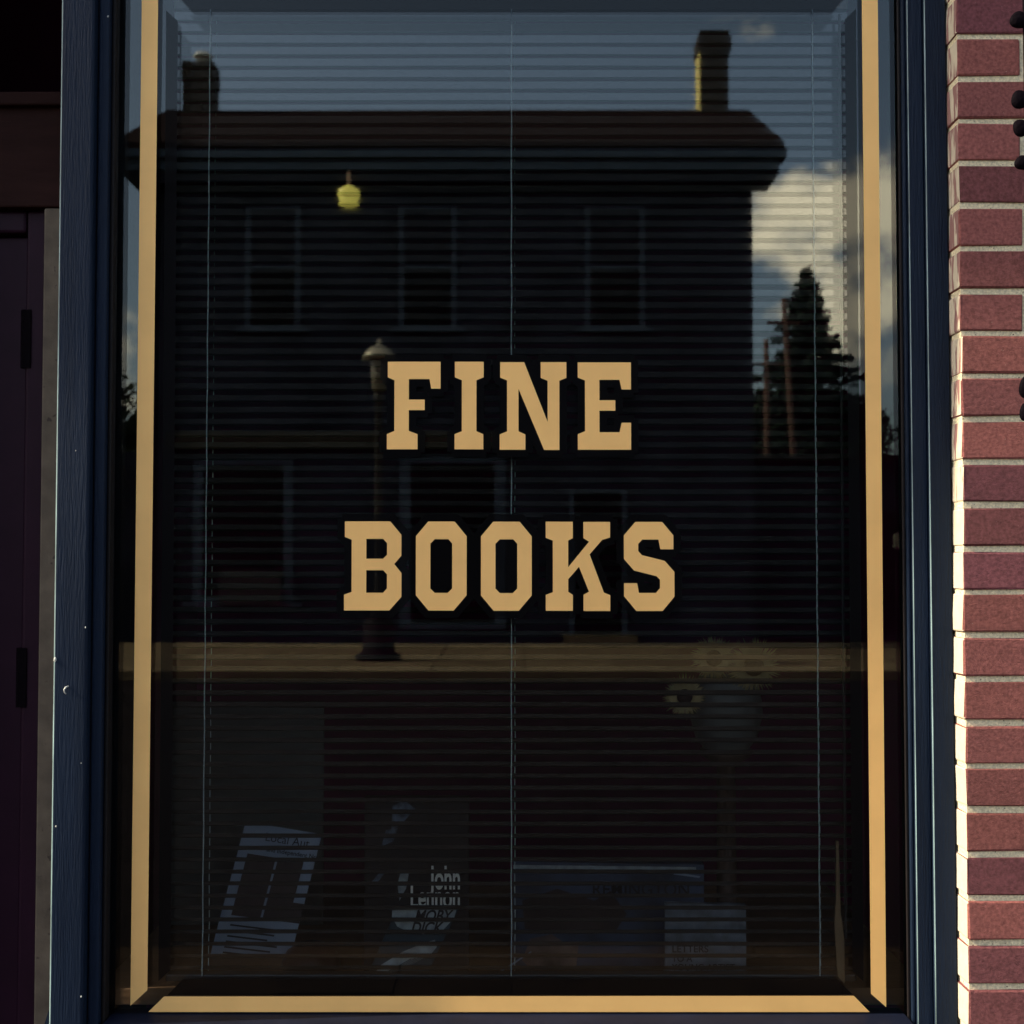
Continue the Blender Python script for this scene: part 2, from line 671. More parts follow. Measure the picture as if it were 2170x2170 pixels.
# ---- room behind the glass
room = empty('shop_room', (0, 1.5, 0.3), kind='structure')
for n, d in (('back_wall', (-1.2, 1.6, 2.6, 2.7, 0.1, 3.3)), ('side_wall', (-1.2, -1.1, 0.3, 2.598, 0.1, 3.3)),
             ('side_wall', (1.5, 1.6, 0.26, 2.598, 0.1, 3.3)), ('floor', (-1.2, 1.6, 0.12, 2.7, 0.0, 0.098)),
             ('ceiling', (-1.2, 1.6, 0.12, 2.7, 3.302, 3.4))):
    obj(n, B(*d), ROOM, room)

# ================================================================== THE SHOP WINDOW
win = empty('shop_window', (0, 0, 0.7), 'tall navy framed shop window lettered FINE BOOKS in gold', 'window')
# left casing: broad board, groove, stop, dark bead
TOPZ = 2.44
SILLZ = 0.752


def casing(name, x0, x1, y0, y1, m=NAVY, bev=0.004, z0=0.0, z1=ZT - 0.001, edge=None):
    bm = B(x0, x1, y0, y1, z0, z1, bev=bev, seg=4)
    bm.normal_update()
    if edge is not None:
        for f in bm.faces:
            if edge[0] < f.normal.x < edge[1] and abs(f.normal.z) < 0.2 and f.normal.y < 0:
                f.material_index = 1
    return obj(name, bm, [m, EDGE], win, smooth=False)


casing('casing_board', -0.698, -0.6460, -0.055, 0.05, bev=0.0045, edge=(-0.97, -0.25))
casing('groove_strip', -0.6456, -0.6445, -0.036, 0.05, BEAD, 0.0003)
casing('stop_moulding', -0.6442, -0.6275, -0.040, 0.05, bev=0.003)
casing('glazing_bead', -0.6270, -0.6215, -0.028, -0.004, BEAD, 0.002)
# right casing
casing('glazing_stop', 0.6095, 0.6138, -0.010, -0.004, BEAD, 0.0012)
casing('glazing_bead', 0.6142, 0.6200, -0.017, -0.004, NAVY, 0.0022)
casing('stop_moulding', 0.6203, 0.6448, -0.024, 0.05, NAVY, 0.0022, edge=(-0.85, -0.45))
casing('casing_board', 0.6452, 0.6795, -0.031, 0.05, NAVY, 0.0026, edge=(-0.85, -0.35))
# head and sill
obj('head', B(-0.6210, 0.6090, -0.03, 0.05, TOPZ, ZT - 0.002, bev=0.003), NAVY, win)
obj('sill', B(-0.6210, 0.6090, -0.052, 0.03, 0.60, SILLZ, bev=0.004, seg=3), mat('sill_paint', (0.005, 0.007, 0.017), 0.6, spec=0.1, var=0.3, vscale=15), win)
obj('apron', B(-0.6085, 0.6075, -0.03, 0.05, 0.0, 0.598), NAVY, win)
# nail and flaked paint on the casing
bm = bmesh.new()
add_tube(bm, [(-0.6740, -0.0550, 1.2610), (-0.6765, -0.0595, 1.2600), (-0.6787, -0.0605, 1.2565), (-0.6783, -0.0600, 1.2525),
              (-0.6763, -0.0590, 1.2495)], [0.0011, 0.0012, 0.0012, 0.0010, 0.0007], 8)
obj('nail', bm, mat('bare_nail', (0.7, 0.7, 0.62), 0.4, metal=0.2), win, smooth=True)
CHIP = mat('flaked_primer', (0.6, 0.6, 0.52), 0.8)
for (x, z, s) in ((-0.6945, 1.302, 0.0035), (-0.6490, 1.350, 0.0016), (-0.6490, 0.7955, 0.0014), (-0.6300, 2.300, 0.0018),
                  (-0.653, 1.145, 0.0010), (-0.690, 1.05, 0.0016), (-0.667, 1.62, 0.0009)):
    bm = bmesh.new()
    bmesh.ops.create_icosphere(bm, subdivisions=1, radius=s)
    for v in bm.verts:
        v.co = Vector((v.co.x * R.uniform(.4, 1), v.co.y * 0.5, v.co.z * R.uniform(.6, 1.5)))
    bmesh.ops.translate(bm, verts=bm.verts, vec=(x, -0.0555 if x < -0.645 else -0.0405, z))
    obj('paint_chip', bm, CHIP, win)

# panes
pane = obj('glass_pane', B(-0.640, 0.632, -0.0005, 0.0005, 0.74, TOPZ + 0.01), GLASS_O, win)
# a pane is one mirror surface: keep the front face only
me = pane.data
bm = bmesh.new()
bm.from_mesh(me)
bmesh.ops.delete(bm, geom=[f for f in bm.faces if f.normal.y > -0.5], context='FACES')
bm.to_mesh(me)
bm.free()
bm = bmesh.new()
vs = [bm.verts.new(p) for p in ((-0.640, 0.0125, 0.755), (0.632, 0.0125, 0.755), (0.632, 0.0125, TOPZ + 0.01), (-0.640, 0.0125, TOPZ + 0.01))]
bm.faces.new(vs)
obj('inner_pane', bm, GLASS_I, win)

# ---- gold lines (mitred with a gap at the corners) and, inside them, black stripes painted as their reflection
YG = -0.0011


def flat(name, pts, y, m, parent=pane, **k):
    bm = bmesh.new()
    bm.faces.new([bm.verts.new((x, y, z)) for x, z in pts])
    return obj(name, bm, m, parent, **k)


GT = 2.385
flat('gold_line', [(-.5885, GT - .0), (-.5625, GT - .0255), (-.5640, .7880), (-.5900, .7640)], YG, GOLD)
flat('gold_line', [(.5815, GT), (.5560, GT - .0255), (.5550, .7825), (.5785, .7620)], YG, GOLD)
flat('gold_line', [(-.5623, .7546), (-.5380, .7785), (.5285, .7795), (.5530, .7546)], YG, GOLD)
flat('gold_line', [(-.5640, 2.395), (-.538, 2.369), (.531, 2.369), (.557, 2.395)], YG, GOLD)
YB = 0.0006
flat('ghost_line', [(-.5500, 2.3260), (-.5312, 2.3090), (-.5290, .8180), (-.5475, .8010)], YB, BLACK)
flat('ghost_line', [(.5470, 2.3290), (.5292, 2.3120), (.5272, .8170), (.5445, .8000)], YB, BLACK)
flat('ghost_line', [(-.5095, .8040), (.5020, .8040), (.5275, .7810), (-.5330, .7800)], YB, BLACK)
flat('ghost_line', [(-.5330, 2.3540), (-.5100, 2.3284), (.5124, 2.3284), (.5340, 2.3540)], YB, BLACK)

# ---- letters: outlines on a 1/1000 grid, cap height 500
GL = {
    'F': [[(4, 500), (304, 500), (304, 346), (251, 346), (241, 401), (124, 401), (124, 284), (214, 284), (214, 224), (124, 224),
           (124, 106), (174, 87), (174, 1), (0, 1), (0, 87), (42, 106), (42, 394), (4, 411)]],
    'I': [[(1, 500), (165, 500), (165, 411), (124, 394), (124, 104), (163, 87), (163, 1), (0, 1), (0, 87), (41, 104), (41, 394), (1, 411)]],
    'N': [[(3, 500), (139, 500), (272, 160), (272, 394), (233, 410), (233, 500), (379, 500), (379, 410), (339, 394), (339, 0),
           (252, 0), (107, 348), (107, 106), (146, 88), (146, 1), (0, 1), (0, 88), (42, 106), (42, 396), (3, 412)]],
    'E': [[(0, 499), (302, 499), (302, 344), (249, 344), (237, 399), (123, 399), (123, 283), (213, 283), (213, 223), (123, 223),
           (123, 101), (237, 101), (249, 155), (302, 155), (302, 1), (0, 1), (0, 90), (41, 107), (41, 395), (0, 412)]],
    'B': [[(3, 503), (260, 503), (323, 427), (323, 309), (283, 262), (324, 211), (324, 77), (256, 0), (0, 0), (0, 89), (42, 105),
           (42, 399), (3, 415)],
          [(125, 404), (220, 404), (242, 379), (242, 315), (220, 292), (125, 292)],
          [(125, 227), (220, 227), (242, 204), (242, 124), (220, 100), (125, 100)]],
    'O': [[(69, 503), (219, 503), (287, 420), (287, 86), (214, 0), (72, 0), (0, 86), (0, 420)],
          [(107, 403), (183, 403), (205, 378), (205, 125), (180, 100), (107, 100), (82, 125), (82, 378)]],
    'K': [[(0, 504), (153, 504), (153, 411), (127, 397), (127, 247), (245, 391), (213, 411), (213, 503), (364, 503), (364, 415),
           (319, 401), (248, 319), (328, 104), (364, 89), (364, 0), (213, 0), (213, 91), (244, 109), (188, 249), (127, 179),
           (127, 108), (153, 91), (153, 1), (0, 1), (0, 91), (40, 106), (40, 397), (0, 413)]],
    'S': [[(65, 503), (217, 503), (280, 427), (280, 348), (206, 348), (195, 403), (104, 403), (81, 378), (81, 338), (102, 315),
           (230, 283), (285, 221), (285, 81), (218, 0), (69, 0), (0, 83), (0, 157), (74, 157), (84, 102), (180, 102), (203, 129),
           (203, 176), (184, 196), (57, 228), (0, 293), (0, 427)]],
}
U = 0.000277


def offset_pieces(poly, r):
    """the outline grown by r: outline itself plus a mitred strip on every side"""
    out = [poly]
    n = len(poly)
    area = sum(poly[i][0] * poly[(i + 1) % n][1] - poly[(i + 1) % n][0] * poly[i][1] for i in range(n))
    s = 1 if area > 0 else -1
    for i in range(n):
        a, b = Vector(poly[i]), Vector(poly[(i + 1) % n])
        d = (b - a).normalized()
        nn = Vector((d.y, -d.x)) * s
        out.append([a - d * r * 0.41, b + d * r * 0.41, b + nn * r + d * r * 0.41, a + nn * r - d * r * 0.41])
        out.append([a - d * r, a, a + nn * r * 0.41, a + nn * r * 0.41 - d * r])
        out.append([b, b + d * r, b + nn * r * 0.41 + d * r, b + nn * r * 0.41])
    return out


WORDS = (('F', -0.1965, 1.6262), ('I', -0.0902, 1.6262), ('N', -0.0194, 1.6255), ('E', 0.1034, 1.6255),
         ('B', -0.2626, 1.3740), ('O', -0.1504, 1.3738), ('O', -0.0486, 1.3735), ('K', 0.0528, 1.3732), ('S', 0.1752, 1.3732))
for k, (ch, x0, z0) in enumerate(WORDS):
    loops = [[(x0 + px * U, z0 + pz * U) for px, pz in lp] for lp in GL[ch]]
    bm = bmesh.new()
    bb = [(x0 - 0.0, z0), (x0, z0)]
    flat_union(bm, [loops[0]] + offset_pieces(loops[0], 0.0118), 0.0008 + 0.0002 * (k % 2))
    obj('letter_backing', bm, BLACK, pane, label='black outline behind the gold letter ' + ch)
    bm = bmesh.new()
    flat_union(bm, [loops[0]], YG, holes=loops[1:])
    obj('letter', bm, GOLD, pane, label='gold slab letter ' + ch)

# ================================================================== BLIND
blind = empty('venetian_blind', (0, 0.05, 2.4), 'grey venetian blind with thin slats hanging behind the window glass', 'blind')
BX0, BX1, BY = -0.5480, 0.5450, 0.045
SP = 0.01885


def slat_mesh(seed, lip, depth):
    """one slat: a near-vertical front lip and a curved body behind; the upper slats hang more closed"""
    rr = random.Random(seed)
    me = bpy.data.meshes.new('slat')
    n = 10
    bm = bmesh.new()
    h = lip / 2
    prof = [(0.0004, h + .0002), (0, h), (0, -h), (depth * .2, -h - depth * .10), (depth * .6, -h - depth * .19), (depth, -h - depth * .28),
            (depth + .0001, -h - depth * .28 + .0004), (depth * .6, -h - depth * .19 + .0004), (depth * .2 + .0002, -h - depth * .10 + .0004),
            (0.0006, -h + .0001)]
    rows = []
    ph = rr.uniform(0, 6)
    for i in range(n + 1):
        x = BX0 + (BX1 - BX0) * i / n
        dz = 0.0003 * math.sin(x * 9 + ph) + 0.00012 * rr.uniform(-1, 1)
        rows.append([bm.verts.new((x, y, z + dz)) for y, z in prof])
    np_ = len(prof)
    for a, b in zip(rows, rows[1:]):
        for k in range(np_):
            f = bm.faces.new((a[k], b[k], b[(k + 1) % np_], a[(k + 1) % np_]))
            f.material_index = 1 if k == 1 else 0
    bm.faces.new(rows[0])
    bm.faces.new(rows[-1][::-1])
    bmesh.ops.recalc_face_normals(bm, faces=bm.faces)
    bm.to_mesh(me)
    bm.free()
    me.materials.append(SLAT)
    me.materials.append(LIP)
    return me


z = 2.3355
k = 0
while z > 0.808:
    t = (z - 0.83) / 1.5
    lip = 0.0055 + 0.0070 * max(0.0, t) ** 1.6
    o = bpy.data.objects.new('slat', slat_mesh(k, lip, 0.0095 * (1 - t) + 0.0035))
    COL.objects.link(o)
    o.parent = blind
    o.location = (0, BY - 0.05, z - 2.4)
    o.rotation_euler = (0, R.uniform(-.0006, .0006), 0)
    z -= SP
    k += 1
ZBOT = z + SP
obj('head_rail', B(BX0, BX1, BY - 0.004, BY + 0.024, 2.345, 2.40, bev=0.002), SLAT, blind)
obj('bottom_rail', B(BX0, BX1, BY - 0.002, BY + 0.02, ZBOT - 0.022, ZBOT - 0.010, bev=0.003), SLAT, blind)
for x in (-0.489, -0.0009, 0.4865):
    for dx, yy, r in ((0, BY - 0.0035, 0.0010), (0.0056, BY + 0.016, 0.0007)):
        bm = bmesh.new()
        pts = [(x + dx + 0.0004 * math.sin(j * 1.7), yy, 2.345 - (2.345 - ZBOT + 0.012) * j / 40) for j in range(41)]
        add_tube(bm, pts, r, 6)
        obj('ladder_cord', bm, CORD, blind)
# blind wand near the right end, catching the sun low down
bm = bmesh.new()
add_tube(bm, [(0.527, 0.026, 2.33), (0.5245, 0.026, 1.6), (0.5235, 0.026, 0.86)], 0.0022, 8)
obj('wand', bm, SLAT, blind)

# added strip, coloured pale to imitate a sunlit streak at lower right
STRIP = mat('painted_sunlit_streak', (0.24, 0.16, 0.085), 0.7, var=0.3, vscale=30, bump=0.5, bscale=80, bdist=0.002, stretch=(1, 1, 0.15))
bt = empty('sunlit_streak', (0.52, 0.03, 0.8), 'narrow added strip imitating a streak of sunlight at the lower right of the window', 'light streak')
bm = bmesh.new()
add_prism(bm, [(0.5085, 1.012), (0.5125, 1.012), (0.5145, 0.905), (0.5200, 0.862), (0.5200, 0.790), (0.5090, 0.803), (0.5045, 0.885),
               (0.5075, 0.92)], 0.020, 0.026)
obj('strip', bm, STRIP, bt)

exec_marker = True
# ================================================================== THINGS ON DISPLAY BEHIND THE BLIND
shelf = empty('display_shelf', (0, 0.4, 0.79), 'brown display shelf across the bottom of the shop window', 'shelf')
WOOD = mat('display_wood', (0.22, 0.12, 0.06), 0.6, var=0.4, vscale=5, bump=0.2, bscale=30, stretch=(0.3, 3, 3))
obj('top', B(-0.66, 0.66, 0.060, 0.75, 0.745, 0.772, bev=0.002), WOOD, shelf)
obj('support', B(-0.66, 0.66, 0.73, 0.75, 0.1, 0.742), WOOD, shelf)


def quadthing(name, corners, y, t, m, label, cat, lean=0.0):
    """thin upright panel from four xz corners, leaning back by lean metres at its top"""
    cx = sum(c[0] for c in corners) / 4
    zb = min(c[1] for c in corners)
    zt = max(c[1] for c in corners)
    e = empty(name, (cx, y, zb), label, cat)
    bm = bmesh.new()
    add_prism(bm, corners, y, y + t)
    for v in bm.verts:
        v.co.y += lean * (v.co.z - zb) / (zt - zb)
    obj('board' if cat != 'book' else 'cover', bm, m, e)

    def on(pts, mm, nm='print', dy=0.0012):
        b2 = bmesh.new()
        vs = [b2.verts.new((px, y - dy + lean * (pz - zb) / (zt - zb), pz)) for px, pz in pts]
        b2.faces.new(vs)
        return obj(nm, b2, mm, e)
    return e, on, math.atan2(lean, zt - zb)


PAPER = mat('white_paper', (0.34, 0.42, 0.56), 0.7, var=0.08, vscale=10)
INK = mat('dark_ink', (0.01, 0.01, 0.014), 0.7)
DARKPIC = mat('dark_photo_print', (0.035, 0.02, 0.022), 0.5, var=0.6, vscale=18)
GREYCARD = mat('grey_card', (0.085, 0.095, 0.088), 0.8, var=0.1, vscale=3)
BLUEBOOK = mat('slate_blue_cover', (0.045, 0.07, 0.13), 0.5, var=0.5, vscale=14)
BLACKBOOK = mat('black_cover', (0.008, 0.008, 0.012), 0.45)
WHITEINK = mat('white_ink', (0.95, 0.97, 0.95), 0.5)
GREYINK = mat('grey_ink', (0.36, 0.42, 0.46), 0.6, var=0.3, vscale=60)
TEALCOVER = mat('teal_cover', (0.02, 0.05, 0.075), 0.5)
SMALLBK = mat('pale_blue_cover', (0.20, 0.24, 0.30), 0.6, var=0.4, vscale=40)
FAWN = mat('fawn_print', (0.16, 0.11, 0.10), 0.7, var=0.6, vscale=25)


def P(px, py, y):
    """measured from the photograph (1932-wide) on the plane y, used only for sizing the display"""
    s = (y + 2.1) / 2529.0
    return (px - 966) * s, 1.45 + (1060 - py) * s * 1.0035


# ---- grey card panel
y = 0.42
q = [P(325, 1322, y), P(613, 1322, y), P(613, 1560, y), P(325, 1560, y)]
e, on, a = quadthing('display_card', [(q[0][0], q[0][1]), (q[1][0], q[1][1]), (q[1][0], 0.775), (q[0][0], 0.775)], y, 0.006, GREYCARD,
                     'large blank grey card panel standing at the left behind the blind', 'card')

# ---- flyer
y = 0.22
TL, TR, BR, BL = P(461, 1551, y), P(606, 1574, y), P(545, 1826, y), P(397, 1811, y)
e, on, a = quadthing('flyer', [TL, TR, BR, BL], y, 0.0015, PAPER,
                     'tilted white flyer for local authors standing at the lower left', 'flyer', lean=0.03)


def lerp2(u, v):
    a0 = (TL[0] + (TR[0] - TL[0]) * u, TL[1] + (TR[1] - TL[1]) * u)
    b0 = (BL[0] + (BR[0] - BL[0]) * u, BL[1] + (BR[1] - BL[1]) * u)
    return (a0[0] + (b0[0] - a0[0]) * v, a0[1] + (b0[1] - a0[1]) * v)


on([lerp2(.13, .21), lerp2(.50, .21), lerp2(.50, .64), lerp2(.13, .64)], DARKPIC, 'picture')
on([lerp2(.53, .21), lerp2(.86, .21), lerp2(.86, .64), lerp2(.53, .64)], DARKPIC, 'picture')
on([lerp2(.86, .50), lerp2(1.0, .50), lerp2(1.0, .64), lerp2(.86, .64)], DARKPIC, 'picture')
for v in range(7):
    on([lerp2(.15, .70 + v * .038), lerp2(.80 - .07 * (v % 3), .70 + v * .038), lerp2(.80 - .07 * (v % 3), .712 + v * .038),
        lerp2(.15, .712 + v * .038)], INK, 'text_line')
sl = -math.atan2(TR[1] - TL[1], TR[0] - TL[0])
p0 = lerp2(.30, .105)
t = text_mesh('Local Authors', 0.020, INK, e, (p0[0] - e.location.x, -0.0005, p0[1] - e.location.z),
              (math.pi / 2 - a, sl, 0), name='lettering')
t.location.y = -0.003 + 0.03 * (p0[1] - e.location.z) / (TL[1] - BL[1])
p0 = lerp2(.36, .175)
t = text_mesh('and Independent Novels', 0.0105, INK, e, (p0[0] - e.location.x, 0, p0[1] - e.location.z),
              (math.pi / 2 - a, sl, 0), bold=0.0002, name='lettering')
t.location.y = -0.003 + 0.03 * (p0[1] - e.location.z) / (TL[1] - BL[1])

# ---- black portrait book with white name
y = 0.078
c = [P(690, 1500, y), P(885, 1500, y), P(885, 1838, y), P(690, 1838, y)]
e, on, a = quadthing('black_book', c, y, 0.022, BLACKBOOK,
                     'tall black book with two lines of tall white name lettering', 'book')
for s_, zz in (('John', 1668), ('Lennon', 1703)):
    p0 = P(870, zz, y)
    t = text_mesh(s_, 0.052, WHITEINK, e, (p0[0] - e.location.x, -0.0012, p0[1] - e.location.z), (math.pi / 2, 0, 0), xs=0.52,
                  align='RIGHT', bold=0.0011)
# faint pale strokes of the cover photograph
for pts in (((742, 1515), (765, 1505), (785, 1520), (760, 1548), (740, 1560)), ((730, 1560), (752, 1556), (745, 1580), (722, 1590)),
            ((757, 1640), (775, 1632), (768, 1668), (756, 1690), (752, 1660)), ((704, 1655), (722, 1634), (728, 1640), (712, 1660))):
    on([P(a_, b_, y) for a_, b_ in pts], GREYINK if pts[0][0] > 756 else mat('dim_ink', (0.11, 0.15, 0.22), 0.6, var=0.8, vscale=90), 'print')

# ---- leaning teal book with the whale
y = 0.062
c = [P(752, 1702, y), P(868, 1702, y), P(800, 1842, y), P(690, 1842, y)]
e, on, a = quadthing('teal_book', c, y, 0.012, TEALCOVER,
                     'slanting teal book with a whale drawing in front of the black book', 'book')
on([P(*p, y - .001) for p in ((742, 1708), (770, 1707), (862, 1707), (858, 1722), (838, 1744), (800, 1752), (770, 1747), (752, 1738), (742, 1722))],
   GREYINK, 'print', 0.0010)
for s_, zz, xx in (('MOBY', 1728, 783), ('DICK', 1750, 776)):
    p0 = P(xx, zz, y)
    text_mesh(s_, 0.026, INK, e, (p0[0] - e.location.x, -0.0024, p0[1] - e.location.z), (math.pi / 2, 0, 0), xs=0.8, shear=0.35, bold=0.0005)
whale = [(700, 1836), (722, 1808), (760, 1785), (800, 1768), (822, 1762), (826, 1775), (812, 1792), (780, 1806), (750, 1822), (716, 1838)]
on([P(*p, y) for p in whale], GREYINK, 'print', 0.0010)
for k_ in range(5):
    x0, y0 = 708 + 8 * k_, 1834 - 1.5 * k_
    on([P(x0, y0, y), P(x0 + 70, y0 - 38, y), P(x0 + 71, y0 - 36.5, y), P(x0 + 1, y0 + 1.5, y)], TEALCOVER, 'print', 0.0018)

# ---- wide blue book
y = 0.16
c = [P(968, 1618, y), P(1325, 1624, y), P(1325, 1838, y), P(968, 1838, y)]
e, on, a = quadthing('wide_blue_book', c, y, 0.025, BLUEBOOK,
                     'wide dark blue art book lettered across its upper right', 'book')
p0 = P(1115, 1681, y)
text_mesh('REMINGTON', 0.0315, INK, e, (p0[0] - e.location.x, -0.0012, p0[1] - e.location.z), (math.pi / 2, 0, 0), xs=0.86, space=1.05, bold=0.0003)
on([P(1268, 1637, y), P(1318, 1645, y), P(1316, 1648, y), P(1268, 1642, y)], PAPER, 'print')
on([P(968, 1624, y), P(1310, 1628, y), P(1310, 1634, y), P(968, 1631, y)], GREYINK, 'print')
for pts in (((985, 1690), (1050, 1668), (1120, 1690), (1150, 1672), (1180, 1715), (1160, 1745), (1060, 1750), (990, 1742)),
            ((1000, 1760), (1040, 1752), (1060, 1765), (1090, 1770), (1085, 1820), (1010, 1825), (985, 1800)),):
    on([P(*p, y) for p in pts], DARKPIC if pts[0][1] < 1700 else FAWN, 'picture', 0.0009)

# ---- small pale book
y = 0.12
c = [P(1252, 1695, y), P(1403, 1698, y), P(1403, 1838, y), P(1250, 1838, y)]
e, on, a = quadthing('small_pale_book', c, y, 0.012, SMALLBK,
                     'small pale blue book leaning on the wide blue book', 'book')
for s_, zz, sz in (('LETTERS', 1785, .016), ('TO A', 1802, .014), ('YOUNG ARTIST', 1818, .0145), ('ANNA DEAVERE SMITH', 1832, .009)):
    if s_.startswith('ANNA'):
        continue
    p0 = P(1264, zz, y)
    text_mesh(s_, sz, INK, e, (p0[0] - e.location.x, -0.0012, p0[1] - e.location.z), (math.pi / 2, 0, 0), bold=0.0002)

# ---- dark bowl lower left, quill
BOWLM = mat('dark_bowl', (0.05, 0.02, 0.02), 0.4)
e = empty('upturned_bowl', P(588, 1838, 0.15)[:1] + (0.17, 0.774), 'dark upturned bowl on the shelf beside the flyer', 'bowl')
bm = bmesh.new()
add_lathe(bm, (e.location.x, e.location.y, 0.774), [(0.05, 0), (0.048, 0.012), (0.04, 0.026), (0.026, 0.036), (0.01, 0.041), (0.001, 0.042)], 24)
obj('bowl', bm, BOWLM, e, smooth=True)
p0, p1 = P(925, 1838, 0.11), P(1002, 1800, 0.11)
e = empty('quill', (p0[0], 0.1, 0.774), 'thin pale pen lying aslant on the shelf left of the wide book', 'pen')
bm = bmesh.new()
add_tube(bm, [(p0[0], 0.10, 0.776), ((p0[0] + p1[0]) / 2, 0.12, 0.790), (p1[0], 0.14, 0.806)], [0.0008, 0.0016, 0.001], 8)
obj('shaft', bm, PAPER, e)

# ---- vase with sunflowers
yv = 0.20
VASE = mat('pale_vase', (0.13, 0.145, 0.145), 0.5, var=0.2, vscale=12)
PETAL = mat('sunflower_petal', (0.42, 0.34, 0.17), 0.7, var=0.3, vscale=30)
SEED = mat('sunflower_centre', (0.022, 0.008, 0.010), 0.9, bump=0.5, bscale=400, bdist=0.002)
LEAF = mat('dull_leaf', (0.03, 0.032, 0.022), 0.7, var=0.3, vscale=12)
vx, vz = P(1376, 1415, yv)
stand = empty('plant_stand', (vx, yv + .05, 0.772), 'brown pedestal stand carrying the vase of sunflowers', 'stand')
bm = bmesh.new()
add_lathe(bm, (vx, yv + 0.05, 0.772), [(0.05, 0), (0.05, 0.01), (0.018, 0.03), (0.016, vz - 0.772 - 0.03), (0.045, vz - 0.772 - 0.012), (0.045, vz - 0.773)], 20)
obj('pedestal', bm, mat('stand_wood', (0.07, 0.04, 0.028), 0.6), stand, smooth=True)
vase = empty('vase', (vx, yv + .05, vz), 'pale rounded vase standing in the shop at the right behind the blind', 'vase')
bm = bmesh.new()
add_lathe(bm, (vx, yv + 0.05, vz), [(0.040, 0), (0.054, 0.02), (0.064, 0.06), (0.062, 0.085), (0.054, 0.110), (0.046, 0.125)], 28, caps=False)
obj('body', bm, VASE, vase, smooth=True)
for cx_, cy_, r_, lab in ((1420, 1255, 0.052, 'large sunflower at the upper right of the vase'),
                          (1345, 1240, 0.042, 'middle sunflower partly behind the large one'),
                          (1290, 1312, 0.040, 'small sunflower hanging lowest, left of the vase')):
    fx, fz = P(cx_, cy_, yv)
    fl = empty('sunflower', (fx, yv, fz), lab, 'sunflower', 'sunflowers in the vase')
    bm = bmesh.new()
    nP = 58
    for ring in range(2):
        for i in range(nP):
            an = 2 * math.pi * (i + 0.5 * ring) / nP + R.uniform(-.04, .04)
            L_ = r_ * R.uniform(.82, 1.05) * (1 - 0.12 * ring)
            w = 0.0014
            d = Vector((math.cos(an), 0, math.sin(an)))
            s_ = Vector((-math.sin(an), 0, math.cos(an)))
            c0 = Vector((fx, yv + 0.003 * ring, fz))
            v = [c0 + d * r_ * .3 - s_ * w * .6, c0 + d * L_ * .7 - s_ * w + Vector((0, -.004, 0)), c0 + d * L_ + Vector((0, -.001, 0)),
                 c0 + d * L_ * .7 + s_ * w + Vector((0, -.004, 0)), c0 + d * r_ * .3 + s_ * w * .6]
            bm.faces.new([bm.verts.new(p) for p in v])
    obj('petals', bm, PETAL, fl)
    bm = bmesh.new()
    bmesh.ops.create_uvsphere(bm, u_segments=20, v_segments=10, radius=r_ * .33)
    for v in bm.verts:
        v.co.y *= 0.45
    bmesh.ops.translate(bm, verts=bm.verts, vec=(fx, yv - 0.003, fz))
    obj('seed_head', bm, SEED, fl, smooth=True)
    bm = bmesh.new()
    add_tube(bm, [(fx, yv + 0.012, fz), ((fx + vx) / 2, yv + 0.03, (fz + vz + 0.15) / 2), (vx + (fx - vx) * .1, yv + 0.05, vz + 0.10)], 0.0025, 6)
    obj('stem', bm, LEAF, fl)

# ================================================================== DOORWAY AT THE LEFT
dw = empty('shop_doorway', (-1.3, 0.4, 0), 'shaded recessed doorway with maroon panelled door left of the navy post', 'doorway')
YD = 0.40
obj('transom_box', B(-1.9, -0.75, 0.62, 0.64, 2.31, ZT), mat('transom_dark', (0.012, 0.002, 0.005), 0.9, spec=0.02), dw)
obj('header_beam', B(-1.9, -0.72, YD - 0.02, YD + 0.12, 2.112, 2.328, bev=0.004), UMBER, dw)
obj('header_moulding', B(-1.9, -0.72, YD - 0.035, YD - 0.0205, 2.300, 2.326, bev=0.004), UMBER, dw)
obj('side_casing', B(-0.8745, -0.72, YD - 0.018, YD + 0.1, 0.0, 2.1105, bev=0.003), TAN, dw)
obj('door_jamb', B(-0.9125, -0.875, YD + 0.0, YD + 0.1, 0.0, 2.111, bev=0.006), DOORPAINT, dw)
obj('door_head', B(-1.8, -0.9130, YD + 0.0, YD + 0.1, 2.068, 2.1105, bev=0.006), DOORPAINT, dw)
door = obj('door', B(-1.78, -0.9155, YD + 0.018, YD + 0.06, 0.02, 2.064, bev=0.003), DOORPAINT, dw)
for z0, z1 in ((0.25, 0.95), (1.15, 1.93)):
    obj('door_panel', B(-1.66, -1.03, YD + 0.012, YD + 0.0175, z0, z1, bev=0.005), DOORPAINT, door)
for zc_ in (1.868, 1.235):
    bm = bmesh.new()
    for kk in range(5):
        add_lathe(bm, (-0.9165, YD + 0.004, zc_ - 0.055 + kk * 0.0222), [(0.0062, 0), (0.0062, 0.0212)], 12)
    add_box(bm, -0.9150, -0.902, YD - 0.0025, YD - 0.0005, zc_ - 0.055, zc_ + 0.055)
    obj('hinge', bm, IRON, door)
obj('return_wall', B(-1.95, -1.9, -0.05, 0.64, 0, ZT), UMBER, dw)
obj('inner_return', B(-0.72, -0.7, 0.052, YD + 0.1, 0, ZT), UMBER, dw)
obj('threshold', B(-1.9, -0.69, -0.128, 0.62, -0.05, 0.015), mat('threshold_stone', (0.2, 0.17, 0.14), 0.9, var=0.2), dw)
obj('recess_ceiling', B(-1.95, -0.7, -0.05, 0.64, 3.1, 3.15), mat('transom_dark', (0.012, 0.002, 0.005)), dw)
